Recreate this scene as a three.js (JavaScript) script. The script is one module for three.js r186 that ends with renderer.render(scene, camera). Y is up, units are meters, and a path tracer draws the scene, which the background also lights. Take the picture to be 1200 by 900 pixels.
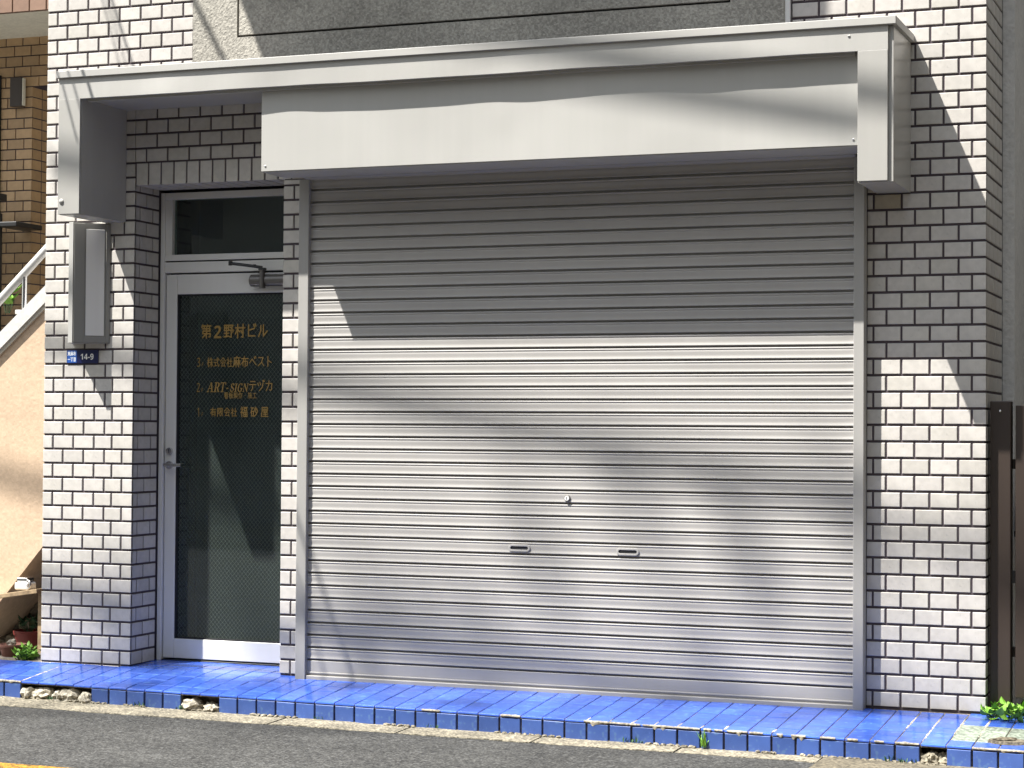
import * as THREE from 'three';
import { RoundedBoxGeometry } from 'three/addons/geometries/RoundedBoxGeometry.js';
import { mergeGeometries } from 'three/addons/utils/BufferGeometryUtils.js';

// ---------------------------------------------------------------- camera, sky, sun, exposure
const W = 1024, H = 768;
const scene = new THREE.Scene();
const camera = new THREE.PerspectiveCamera(21.435, W / H, 0.05, 600);
camera.position.set(1.14805, 1.12648, 8.32009);
camera.rotation.order = 'YXZ';
camera.rotation.set(0.0225, 0.36672, 0.00657);
scene.add(camera);

const SKY = 0.74;
const SUN = new THREE.Vector3(-1.0, 2.39, 1.0);
{ // hazy spring sky with thin white cloud, computed
  const w = 512, h = 256, d = new Float32Array(w * h * 4), s = SUN.clone().normalize();
  const hs = (x, y) => { let q = Math.imul(x, 374761393) ^ Math.imul(y, 668265263); q = Math.imul(q ^ (q >>> 13), 1274126177); return ((q ^ (q >>> 16)) >>> 0) / 4294967296; };
  const n2 = (x, y) => { const a = Math.floor(x), b = Math.floor(y), u = x - a, v = y - b, p = u * u * (3 - 2 * u), q = v * v * (3 - 2 * v); return (hs(a, b) * (1 - p) + hs(a + 1, b) * p) * (1 - q) + (hs(a, b + 1) * (1 - p) + hs(a + 1, b + 1) * p) * q; };
  for (let y = 0; y < h; y++) for (let x = 0; x < w; x++) {
    const el = ((y + .5) / h - .5) * Math.PI, az = ((x + .5) / w - .5) * 2 * Math.PI, c = Math.cos(el), D = [c * Math.cos(az), Math.sin(el), c * Math.sin(az)];
    const up = Math.max(0, D[1]), t = Math.pow(1 - up, 2.2), px = D[0] / (up + .25) * 2.2, pz = D[2] / (up + .25) * 2.2;
    let f = 0, a = .5; for (let o = 0, k = 1; o < 5; o++, k *= 2.07, a *= .5) f += a * n2(px * k + 31 + o * 7, pz * k + 17);
    const cl = Math.min(1, Math.max(0, (f - .40) / .30)) * .75, glow = .55 * Math.pow(Math.max(0, D[0] * s.x + D[1] * s.y + D[2] * s.z), 14);
    const base = [.34 + .50 * t, .46 + .40 * t, .72 + .12 * t], W = [.95, .93, .89], i = (y * w + x) * 4, low = D[1] < 0 ? .35 : 1;
    for (let k = 0; k < 3; k++) d[i + k] = SKY * low * [1.03, 1, .915][k] * (base[k] * (1 - cl) + W[k] * cl + glow);
    d[i + 3] = 1;
  }
  const t = new THREE.DataTexture(d, w, h, THREE.RGBAFormat, THREE.FloatType);
  t.mapping = THREE.EquirectangularReflectionMapping; t.magFilter = t.minFilter = THREE.LinearFilter; t.needsUpdate = true;
  scene.background = t; scene.environment = t;
}
const sun = new THREE.DirectionalLight(new THREE.Color(1.0, 0.965, 0.915), 4.15);
sun.position.copy(SUN).normalize().multiplyScalar(40); sun.target.position.set(0, 0, 0);
sun.castShadow = true; sun.shadow.mapSize.set(4096, 4096);
Object.assign(sun.shadow.camera, { left: -18, right: 18, top: 18, bottom: -18, near: 1, far: 90 });
sun.name = 'sun'; scene.add(sun); scene.add(sun.target);

const renderer = new THREE.WebGLRenderer({ antialias: true });
renderer.setSize(W, H);
renderer.toneMapping = THREE.LinearToneMapping;
renderer.toneMappingExposure = 3.1;
renderer.shadowMap.enabled = true;

// ---------------------------------------------------------------- random numbers, noise, textures
let seed = 20240517;
const rnd = () => { seed = (seed * 1664525 + 1013904223) >>> 0; return seed / 4294967296; };
const rr = (a, b) => a + (b - a) * rnd();
const hash = (x, y, s) => { let h = Math.imul(x | 0, 374761393) ^ Math.imul(y | 0, 668265263) ^ Math.imul(s | 0, 974634777); h = Math.imul(h ^ (h >>> 13), 1274126177); return ((h ^ (h >>> 16)) >>> 0) / 4294967296; };
function vnoise(x, y, s, px = 0, py = 0) {
  const xi = Math.floor(x), yi = Math.floor(y), fx = x - xi, fy = y - yi;
  const wx = fx * fx * (3 - 2 * fx), wy = fy * fy * (3 - 2 * fy);
  const m = (v, p) => p ? ((v % p) + p) % p : v;
  const g = (a, b) => hash(m(a, px), m(b, py), s);
  return (g(xi, yi) * (1 - wx) + g(xi + 1, yi) * wx) * (1 - wy) + (g(xi, yi + 1) * (1 - wx) + g(xi + 1, yi + 1) * wx) * wy;
}
const clamp = (v, a = 0, b = 1) => Math.min(b, Math.max(a, v));
const sst = (a, b, v) => { const t = clamp((v - a) / (b - a)); return t * t * (3 - 2 * t); };
// f(u, v, n) -> [r, g, b] in 0..1 (sRGB for colour maps) or one number
function tex(w, h, f, size, colour = true) {
  const d = new Uint8Array(w * h * 4);
  for (let y = 0; y < h; y++) for (let x = 0; x < w; x++) {
    const c = f(x / w, y / h), i = (y * w + x) * 4, arr = Array.isArray(c);
    d[i] = clamp(arr ? c[0] : c) * 255; d[i + 1] = clamp(arr ? c[1] : c) * 255; d[i + 2] = clamp(arr ? c[2] : c) * 255; d[i + 3] = 255;
  }
  const t = new THREE.DataTexture(d, w, h, THREE.RGBAFormat);
  t.wrapS = t.wrapT = THREE.RepeatWrapping; t.magFilter = THREE.LinearFilter; t.minFilter = THREE.LinearMipmapLinearFilter; t.generateMipmaps = true;
  if (colour) t.colorSpace = THREE.SRGBColorSpace;
  t.repeat.set(1 / size, 1 / size); t.needsUpdate = true;
  return t;
}
const pn = (u, v, f, s) => vnoise(u * f, v * f, s, f, f);               // tiling noise
const fbm = (u, v, f, s, o = 4) => { let a = 0, w = .5, t = 0; for (let i = 0; i < o; i++) { a += w * pn(u, v, f, s + i); t += w; w *= .55; f *= 2; } return a / t; };
const L = (r, g, b) => new THREE.Color().setRGB(r, g, b);
const std = (o) => new THREE.MeshStandardMaterial(o);

const T = {
  glaze: tex(512, 512, (u, v) => { const a = fbm(u, v, 8, 3), b = fbm(u, v, 60, 9, 2), s = pn(u, v, 170, 5) > .93 ? .09 : 0; const k = .90 + .12 * (a - .5) + .06 * (b - .5) - s * .6; return [k, k * .993, k * .975]; }, 1.1),
  glazeBump: tex(256, 256, (u, v) => .5 + .5 * (fbm(u, v, 14, 23, 3) - .5), .5, false),
  paint: tex(512, 512, (u, v) => { const a = fbm(u, v, 3, 31), st = pn(u, 0, 90, 7) * .5 + pn(u, v * .1, 32, 8) * .5; const k = .95 + .07 * (a - .5) + .02 * (st - .5); return [k, k * .995, k * .98]; }, 1.7),
  dent: tex(256, 256, (u, v) => fbm(u, v, 5, 41, 2), 1.3, false),
  spray: tex(1024, 1024, (u, v) => { const a = fbm(u, v, 120, 51, 3), b = fbm(u, v, 5, 52, 3); const k = .84 + .34 * (a - .5) + .2 * (b - .5); return [k, k * .985, k * .95]; }, 1.0),
  sprayBump: tex(1024, 1024, (u, v) => fbm(u, v, 120, 51, 3), 1.0, false),
  asphalt: tex(1024, 1024, (u, v) => { const a = pn(u, v, 230, 61), b = pn(u, v, 118, 62), c = fbm(u, v, 6, 63, 4); const sp = a > .8 ? .15 : a < .22 ? -.11 : 0, w = b > .8 ? .06 : b < .2 ? -.05 : 0; const k = .65 + sp + w + .3 * (c - .5) + .3 * (a - .5) + .3 * (b - .5); return [k, k * .995, k * .97]; }, 1.35),
  asphaltBump: tex(1024, 1024, (u, v) => .6 * pn(u, v, 230, 61) + .4 * pn(u, v, 118, 62), 1.35, false),
  pebble: tex(512, 512, (u, v) => { const a = pn(u, v, 70, 71), b = fbm(u, v, 8, 72), c = pn(u, v, 140, 73); const k = .74 + .38 * (a - .5) + .22 * (b - .5) + .2 * (c - .5); return [k, k * .97, k * .9]; }, .6),
  pebbleBump: tex(512, 512, (u, v) => pn(u, v, 70, 71) * .7 + pn(u, v, 140, 73) * .3, .6, false),
  blue: tex(512, 512, (u, v) => { const a = fbm(u, v, 10, 81), b = pn(u, v, 160, 82), d = fbm(u, v, 40, 83, 2); const w = sst(.66, .8, d) * .18, k = .86 + .22 * (a - .5) + (b > .92 ? .08 : 0); return [k + w, k + w * .8, Math.min(1, k + .04)]; }, .9),
  stucco: tex(512, 512, (u, v) => { const a = fbm(u, v, 60, 91, 3), b = fbm(u, v, 4, 92); const k = .9 + .12 * (a - .5) + .08 * (b - .5); return [k, k, k]; }, .8),
  stuccoBump: tex(512, 512, (u, v) => fbm(u, v, 60, 91, 3), .8, false),
  bark: tex(256, 256, (u, v) => { const k = .8 + .4 * (fbm(u, v, 12, 95) - .5); return [k, k * .97, k * .92]; }, .3),
};
const M = {
  tile: [1, .985, .955, 1.015, .99].map((k, i) => std({ color: L(.655 * k, .632 * k, .607 * k * (i === 2 ? .98 : 1)), map: T.glaze, roughness: .34 + .05 * (i % 3), bumpMap: T.glazeBump, bumpScale: .0012 })),
  stained: std({ color: L(.47, .42, .33), map: T.glaze, roughness: .6, bumpMap: T.glazeBump, bumpScale: .001 }),
  grout: std({ color: L(.075, .060, .068), roughness: .95 }),
  paint: std({ color: L(.43, .425, .41), map: T.paint, roughness: .48, bumpMap: T.dent, bumpScale: .004 }),
  bark: std({ color: L(.09, .07, .055), roughness: .9 }),
  gloss: std({ color: L(.42, .415, .40), map: T.paint, roughness: .27, bumpMap: T.dent, bumpScale: .002 }),
  sign: std({ color: L(.44, .437, .422), map: T.paint, roughness: .5, bumpMap: T.dent, bumpScale: .004 }),
  shutter: std({ color: L(.385, .375, .365), map: T.paint, roughness: .5, bumpMap: T.dent, bumpScale: .002 }),
  rail: std({ color: L(.37, .365, .355), map: T.paint, roughness: .4 }),
  signGrey: std({ color: L(.25, .246, .23), map: T.paint, roughness: .6 }),
  alu: std({ color: L(.78, .78, .77), map: T.paint, roughness: .45, metalness: .1 }),
  darkGap: std({ color: L(.012, .012, .014), roughness: .9 }),
  spray: std({ color: L(.50, .493, .462), map: T.spray, roughness: .95, bumpMap: T.sprayBump, bumpScale: .003 }),
  wing: std({ color: L(.17, .165, .155), map: T.stucco, roughness: .95 }),
  paleConcrete: std({ color: L(.80, .79, .76), map: T.stucco, roughness: .92, bumpMap: T.stuccoBump, bumpScale: .003 }),
  concrete: std({ color: L(.30, .30, .285), map: T.stucco, roughness: .92, bumpMap: T.stuccoBump, bumpScale: .004 }),
  asphalt: std({ color: L(.103, .1035, .103), map: T.asphalt, roughness: .93, bumpMap: T.asphaltBump, bumpScale: .006 }),
  pebble: std({ color: L(.42, .40, .35), map: T.pebble, roughness: .95, bumpMap: T.pebbleBump, bumpScale: .006 }),
  tan: std({ color: L(.24, .22, .18), map: T.pebble, roughness: .95, bumpMap: T.pebbleBump, bumpScale: .003 }),
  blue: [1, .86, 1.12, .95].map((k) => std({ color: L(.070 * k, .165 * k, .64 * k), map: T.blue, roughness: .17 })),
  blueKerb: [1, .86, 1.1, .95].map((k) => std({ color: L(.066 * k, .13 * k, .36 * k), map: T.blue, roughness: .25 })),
  worn: std({ color: L(.38, .47, .44), map: T.pebble, roughness: .6 }),
  bed: std({ color: L(.09, .08, .075), map: T.pebble, roughness: 1 }),
  jointGrey: std({ color: L(.30, .275, .26), map: T.pebble, roughness: 1 }),
  white: std({ color: L(.72, .70, .66), map: T.pebble, roughness: .9 }),
  steelDark: std({ color: L(.05, .05, .05), roughness: .4, metalness: .6 }),
  closer: std({ color: L(.16, .15, .14), roughness: .4, metalness: .6 }),
  chrome: std({ color: L(.62, .62, .62), roughness: .22, metalness: 1 }),
  brown: std({ color: L(.042, .030, .024), roughness: .45, map: T.paint }),
  cable: std({ color: L(.02, .02, .02), roughness: .7 }),
  glass: new THREE.MeshPhysicalMaterial({ color: L(.62, .70, .68), roughness: .03, transmission: .978, thickness: 0, ior: 1.5 }),
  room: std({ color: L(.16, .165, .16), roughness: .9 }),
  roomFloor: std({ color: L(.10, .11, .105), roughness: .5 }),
  brick: [1, .9, 1.1].map((k) => std({ color: L(.55 * k, .37 * k, .205 * k), map: T.glaze, roughness: .6 })),
  header: std({ color: L(.27, .165, .115), map: T.glaze, roughness: .7 }),
  beige: std({ color: L(.66, .49, .335), map: T.stucco, roughness: .9, bumpMap: T.stuccoBump, bumpScale: .0008 }),
  slab: std({ color: L(.80, .76, .64), map: T.stucco, roughness: .9 }),
  capWhite: std({ color: L(.66, .65, .62), map: T.stucco, roughness: .6 }),
  leaf: std({ color: L(.16, .34, .035), roughness: .55, side: THREE.DoubleSide }),
  leafDark: std({ color: L(.03, .085, .03), roughness: .6, side: THREE.DoubleSide }),
  terracotta: std({ color: L(.20, .085, .06), map: T.stucco, roughness: .85 }),
  red: std({ color: L(.16, .02, .014), roughness: .6 }),
  wood: std({ color: L(.55, .42, .27), map: T.bark, roughness: .8 }),
  rock: [1, .7, 1.2].map((k) => std({ color: L(.30 * k, .275 * k, .225 * k), map: T.bark, roughness: .95 })),
  yellow: std({ color: L(.72, .36, .02), map: T.asphalt, roughness: .8 }),
  gold: std({ color: L(.28, .175, .042), roughness: .45 }),
};

// ---------------------------------------------------------------- geometry helpers
function muv(g, ox = 0, oy = 0) {                                       // uv in metres from position and face normal
  const p = g.attributes.position, n = g.attributes.normal, uv = new Float32Array(p.count * 2);
  for (let i = 0; i < p.count; i++) {
    const ax = Math.abs(n.getX(i)), ay = Math.abs(n.getY(i)), az = Math.abs(n.getZ(i));
    let u, v;
    if (ay > ax && ay > az) { u = p.getX(i); v = p.getZ(i); } else if (ax > az) { u = p.getZ(i); v = p.getY(i); } else { u = p.getX(i); v = p.getY(i); }
    uv[2 * i] = u + ox; uv[2 * i + 1] = v + oy;
  }
  g.setAttribute('uv', new THREE.BufferAttribute(uv, 2)); return g;
}
const flat = (g) => { const h = g.index ? g.toNonIndexed() : g; for (const k of Object.keys(h.attributes)) if (!['position', 'normal', 'uv'].includes(k)) h.deleteAttribute(k); return h; };
function bx(x0, x1, y0, y1, z0, z1, b = .002) {
  const w = x1 - x0, h = y1 - y0, d = z1 - z0;
  b = Math.min(b, w / 3, h / 3, d / 3);
  const g = b > 0 ? new RoundedBoxGeometry(w, h, d, 1, b) : new THREE.BoxGeometry(w, h, d);
  g.translate((x0 + x1) / 2, (y0 + y1) / 2, (z0 + z1) / 2); return muv(flat(g));
}
function tube(a, b, r, n = 10) {
  const A = new THREE.Vector3(...a), B = new THREE.Vector3(...b), len = A.distanceTo(B);
  const g = new THREE.CylinderGeometry(r, r, len, n); g.rotateX(Math.PI / 2); g.lookAt(new THREE.Vector3().subVectors(B, A));
  g.translate((A.x + B.x) / 2, (A.y + B.y) / 2, (A.z + B.z) / 2); return flat(g);
}
function path(pts, r, n = 8, seg = 40) { return flat(new THREE.TubeGeometry(new THREE.CatmullRomCurve3(pts.map((p) => new THREE.Vector3(...p))), seg, r, n)); }
const merge = (l) => l.length === 1 ? l[0] : mergeGeometries(l.map(flat));
function quadMesh(quads) {                                              // quads of four points each, counter-clockwise from outside
  const pos = [], nor = [];
  for (const q of quads) {
    const [a, b, c, d] = q.map((p) => new THREE.Vector3(...p));
    const n = new THREE.Vector3().subVectors(c, a).cross(new THREE.Vector3().subVectors(d, b)).normalize();
    for (const v of [a, b, c, a, c, d]) { pos.push(v.x, v.y, v.z); nor.push(n.x, n.y, n.z); }
  }
  const g = new THREE.BufferGeometry();
  g.setAttribute('position', new THREE.Float32BufferAttribute(pos, 3)); g.setAttribute('normal', new THREE.Float32BufferAttribute(nor, 3));
  return muv(g);
}
// a tile facing +z: front face at z = 0, chamfered edge, sides reaching back to -d
const tileCache = new Map();
function tileGeo(w, h, d = .012, b = .0022, variant = 0) {
  const key = [Math.round(w * 2000), Math.round(h * 2000), d, b, variant].join();
  if (tileCache.has(key)) return tileCache.get(key);
  const X = w / 2, Y = h / 2, x = X - b, y = Y - b;
  const F = [[-x, -y, 0], [x, -y, 0], [x, y, 0], [-x, y, 0]], Mi = [[-X, -Y, -b], [X, -Y, -b], [X, Y, -b], [-X, Y, -b]], K = [[-X, -Y, -d], [X, -Y, -d], [X, Y, -d], [-X, Y, -d]];
  const q = [F];
  for (let i = 0; i < 4; i++) { const j = (i + 1) % 4; q.push([Mi[i], Mi[j], F[j], F[i]], [K[i], K[j], Mi[j], Mi[i]]); }
  const g = muv(quadMesh(q), variant * .371, variant * .613);
  tileCache.set(key, g); return g;
}
const used = new Map();
function numbered(n) { const c = used.get(n) || 0; used.set(n, c + 1); return c ? n + '_' + String(c).padStart(3, '0') : n; }
function sh(o) { o.castShadow = o.receiveShadow = true; return o; }
function tag(o, label, category, group, kind) {
  o.userData = { label, category };
  if (group) o.userData.group = group;
  if (kind) o.userData.kind = kind;
  return o;
}
function thing(name, pos, label, category, group, kind) {
  const o = new THREE.Group(); o.name = numbered(name); o.position.set(...pos); scene.add(o);
  return tag(o, label, category, group, kind);
}
// a mesh from geometry written in world coordinates, hung under a parent (thing, part or scene)
function part(parent, name, geo, mat, label) {
  const g = merge(Array.isArray(geo) ? geo : [geo]).clone();
  let ox = 0, oy = 0, oz = 0;
  for (let p = parent; p && p !== scene; p = p.parent) { ox += p.position.x; oy += p.position.y; oz += p.position.z; }
  g.translate(-ox, -oy, -oz);
  const m = sh(new THREE.Mesh(g, mat)); m.name = parent === scene ? numbered(name) : name;
  if (label) m.userData = { label };
  parent.add(m); return m;
}
function solo(name, geo, mat, label, category, group, kind) { return tag(part(scene, name, geo, mat), label, category, group, kind); }
function place(parent, name, geo, mat, x, y, z, rx = 0, ry = 0, rz = 0) {   // shared geometry, own position in world coordinates
  const m = sh(new THREE.Mesh(geo, mat)); m.name = name;
  m.position.set(x - parent.position.x, y - parent.position.y, z - parent.position.z); m.rotation.set(rx, ry, rz);
  parent.add(m); return m;
}

// ---------------------------------------------------------------- ground, road
const zf = (x) => .62 + .055 * x;                                       // front edge of the blue step
const ze = (x) => .615 + .022 * (x + 4.2);                              // edge of the asphalt
solo('ground', bx(-120, 120, -.40, -.150, -120, 120, 0), M.concrete, 'bare ground under the street and the buildings', 'ground', null, 'structure');
{
  const g = new THREE.PlaneGeometry(60, 8.9, 60, 24); g.rotateX(-Math.PI / 2); g.translate(-1, -.127, .5 + 4.45);
  const p = g.attributes.position;
  for (let i = 0; i < p.count; i++) { const x = p.getX(i), z = p.getZ(i); p.setY(i, -.1285 + .012 * sst(.6, 4, z) + .003 * (vnoise(x * .9, z * .9, 4) - .5) * sst(.8, 1.6, z)); }
  g.computeVertexNormals();
  solo('road', muv(flat(g)), M.asphalt, 'grey asphalt road in front of the blue tiled step', 'road', null, 'structure');
  const q = [];
  for (let x = -4; x < 14; x += 1) q.push([[x, -.1165, 2.09 - .008 * x], [x + 1, -.1165, 2.082 - .008 * x], [x + 1, -.1165, 1.930 - .008 * x], [x, -.1165, 1.938 - .008 * x]]);
  solo('road_line', quadMesh(q), M.yellow, 'yellow line painted along the asphalt road', 'road marking', null, 'structure');
}
{
  const gut = thing('gutter', [-2.5, -.15, .5], 'pebbly concrete gutter strip between the blue step and the asphalt', 'gutter', null, 'structure');
  let x = -7.1, k = 0;
  while (x < -.62) {
    const x1 = Math.min(x + .6, -.53), g = .0035, q = [], N = 6, top = [];
    for (let i = 0; i <= N; i++) { const xx = x + g + (x1 - x - 2 * g) * i / N; top.push([xx, -.1195 + .004 * (hash(k, i, 5) - .5), zf(xx) - .09, ze(xx) + .022 * (hash(k, i, 8) - .5)]); }
    for (let i = 0; i < N; i++) { const [a, ya, b0, b1] = top[i], [c, yc, d0, d1] = top[i + 1]; q.push([[a, ya - .006, b1], [c, yc - .006, d1], [c, yc, d0], [a, ya, b0]], [[a, -.15, b1], [c, -.15, d1], [c, yc - .006, d1], [a, ya - .006, b1]]); }
    const a = top[0], b = top[N];
    q.push([[a[0], -.15, a[2]], [a[0], -.15, a[3]], [a[0], a[1] - .006, a[3]], [a[0], a[1], a[2]]], [[b[0], -.15, b[3]], [b[0], -.15, b[2]], [b[0], b[1], b[2]], [b[0], b[1] - .006, b[3]]]);
    part(gut, 'block', quadMesh(q), M.pebble); x = x1; k++;
  }
  part(gut, 'patch', bx(-.525, 1.9, -.16, -.1185, .45, .98, .003), M.tan, 'smooth tan concrete patch');
}
// ---------------------------------------------------------------- blue tiled step
const PX = .0966, X0 = -2.379, KL = -25, KR = 28;
const colX = (k) => X0 + PX * k;
const topY = (x, z) => z >= 0 ? -.004 - .041 * z / zf(x) : -.004 - .036 * z;
const gaps = new Set([-20, -19, -18, -17, -11, -10, 23]);
const step = thing('tiled_step', [-2.2, -.14, .3], 'blue glazed tile step along the foot of the shop front', 'step', null, 'structure');
{
  const q = [], e = .0035;
  for (let k = KL; k < KR; k++) {                                       // bed that the tiles are laid on
    const a = colX(k), b = colX(k + 1);
    const zs = [zf(a) - .02, .25, .02, -.27].map((z, i) => i ? z : z);
    for (let i = 0; i < 3; i++) {
      const za = i === 0 ? zf(a) - .006 : zs[i], zb = i === 0 ? zf(b) - .006 : zs[i];
      q.push([[a, topY(a, za) - e, za], [b, topY(b, zb) - e, zb], [b, topY(b, zs[i + 1]) - e, zs[i + 1]], [a, topY(a, zs[i + 1]) - e, zs[i + 1]]]);
    }
    q.push([[a, topY(a, zf(a)) - .014, zf(a) - .006], [b, topY(b, zf(b)) - .014, zf(b) - .006], [b, topY(b, zf(b)) - e, zf(b) - .006], [a, topY(a, zf(a)) - e, zf(a) - .006]]);
    q.push([[b, topY(b, zf(b)) - .014, zf(b) - .006], [a, topY(a, zf(a)) - .014, zf(a) - .006], [a, topY(a, zf(a)) - .014, zf(a) - .085], [b, topY(b, zf(b)) - .014, zf(b) - .085]]);
    q.push([[a, -.15, zf(a) - .085], [b, -.15, zf(b) - .085], [b, topY(b, zf(b)) - .014, zf(b) - .085], [a, topY(a, zf(a)) - .014, zf(a) - .085]]);
  }
  part(step, 'bed', quadMesh(q), M.jointGrey);
  const q2 = [];
  for (let k = KL; k < KR; k++) if (!gaps.has(k)) {
    const a = colX(k), b = colX(k + 1), za = zf(a) - .008, zb = zf(b) - .008;
    q2.push([[a, -.15, za], [b, -.15, zb], [b, topY(b, zb) - .012, zb], [a, topY(a, za) - .012, za]],
      [[b, -.15, zb], [b, -.15, zb - .075], [b, topY(b, zb) - .0145, zb - .075], [b, topY(b, zb) - .0145, zb]], [[a, -.15, za - .075], [a, -.15, za], [a, topY(a, za) - .0145, za], [a, topY(a, za) - .0145, za - .075]]);
  }
  part(step, 'mortar_bed', quadMesh(q2), M.bed);
  const slabTile = (P, t, lift, nose) => {                                    // P: four corners on top surface (front-left, front-right, back-right, back-left)
    const c = P.reduce((s, p) => [s[0] + p[0] / 4, s[1] + p[1] / 4, s[2] + p[2] / 4], [0, 0, 0]);
    const b = .0022, tx = rr(-.006, .006), tz = rr(-.006, .006);
    const up = P.map((p) => [p[0], p[1] + lift + (p[0] - c[0]) * tx + (p[2] - c[2]) * tz, p[2]]);
    const inn = up.map((p, pi) => { const dx = p[0] - c[0], dz = p[2] - c[2]; return [p[0] - Math.sign(dx) * b, p[1], p[2] - Math.sign(dz) * (nose && pi < 2 ? .006 : b)]; });
    const mid = up.map((p, pi) => [p[0], p[1] - (nose && pi < 2 ? .0035 : b * .8), p[2]]), lo = up.map((p) => [p[0], p[1] - t, p[2]]);
    const qq = [inn];
    for (let i = 0; i < 4; i++) { const j = (i + 1) % 4; qq.push([mid[i], mid[j], inn[j], inn[i]], [lo[i], lo[j], mid[j], mid[i]]); }
    return muv(quadMesh(qq), rnd() * 2, rnd() * 2);
  };
  const gp = .0022;
  for (let k = KL + 1; k < KR - 1; k++) {
    const a = colX(k) + gp, b = colX(k + 1) - gp;
    const inRecess = a > -4.06 && b < -3.09;
    for (let r = 0; r < 8; r++) {
      let fa = zf(a) - r * PX - (r ? gp : 0), fb = zf(b) - r * PX - (r ? gp : 0), ba = zf(a) - (r + 1) * PX + gp, bb = zf(b) - (r + 1) * PX + gp;
      const lim = inRecess ? -.24 : .004;
      if (fa < lim + .03) break;
      ba = Math.max(ba, lim); bb = Math.max(bb, lim);
      const worn = k >= 24 && r >= 1 && r <= 3;
      part(step, 'tile', slabTile([[a, topY(a, fa), fa], [b, topY(b, fb), fb], [b, topY(b, bb), bb], [a, topY(a, ba), ba]], .009, rr(0, .0016), r === 0), worn ? M.worn : M.blue[Math.floor(rnd() * 4)]);
    }
    if (gaps.has(k)) continue;
    const h = rr(.066, .072), g = tileGeo(PX - .0075, h, .011, .0022, Math.floor(rnd() * 4)), x = (a + b) / 2;
    const y1 = topY(x, zf(x)) - .0125;
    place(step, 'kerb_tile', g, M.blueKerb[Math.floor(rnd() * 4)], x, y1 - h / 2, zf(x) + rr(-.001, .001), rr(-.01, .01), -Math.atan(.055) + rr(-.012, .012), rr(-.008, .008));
  }
}
function lump(x, y, z, rx, ry, rz, s, det = 1) {
  const g = flat(new THREE.IcosahedronGeometry(1, det)), p = g.attributes.position, v = new THREE.Vector3();
  for (let i = 0; i < p.count; i++) {
    v.fromBufferAttribute(p, i); const k = .72 + .55 * hash(Math.round(v.x * 97), Math.round(v.y * 97) + Math.round(v.z * 131) * 7, s);
    p.setXYZ(i, v.x * k * rx, v.y * k * ry, v.z * k * rz);
  }
  g.rotateY(s * 1.7); g.computeVertexNormals(); g.translate(x, y, z); return muv(g);
}
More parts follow.
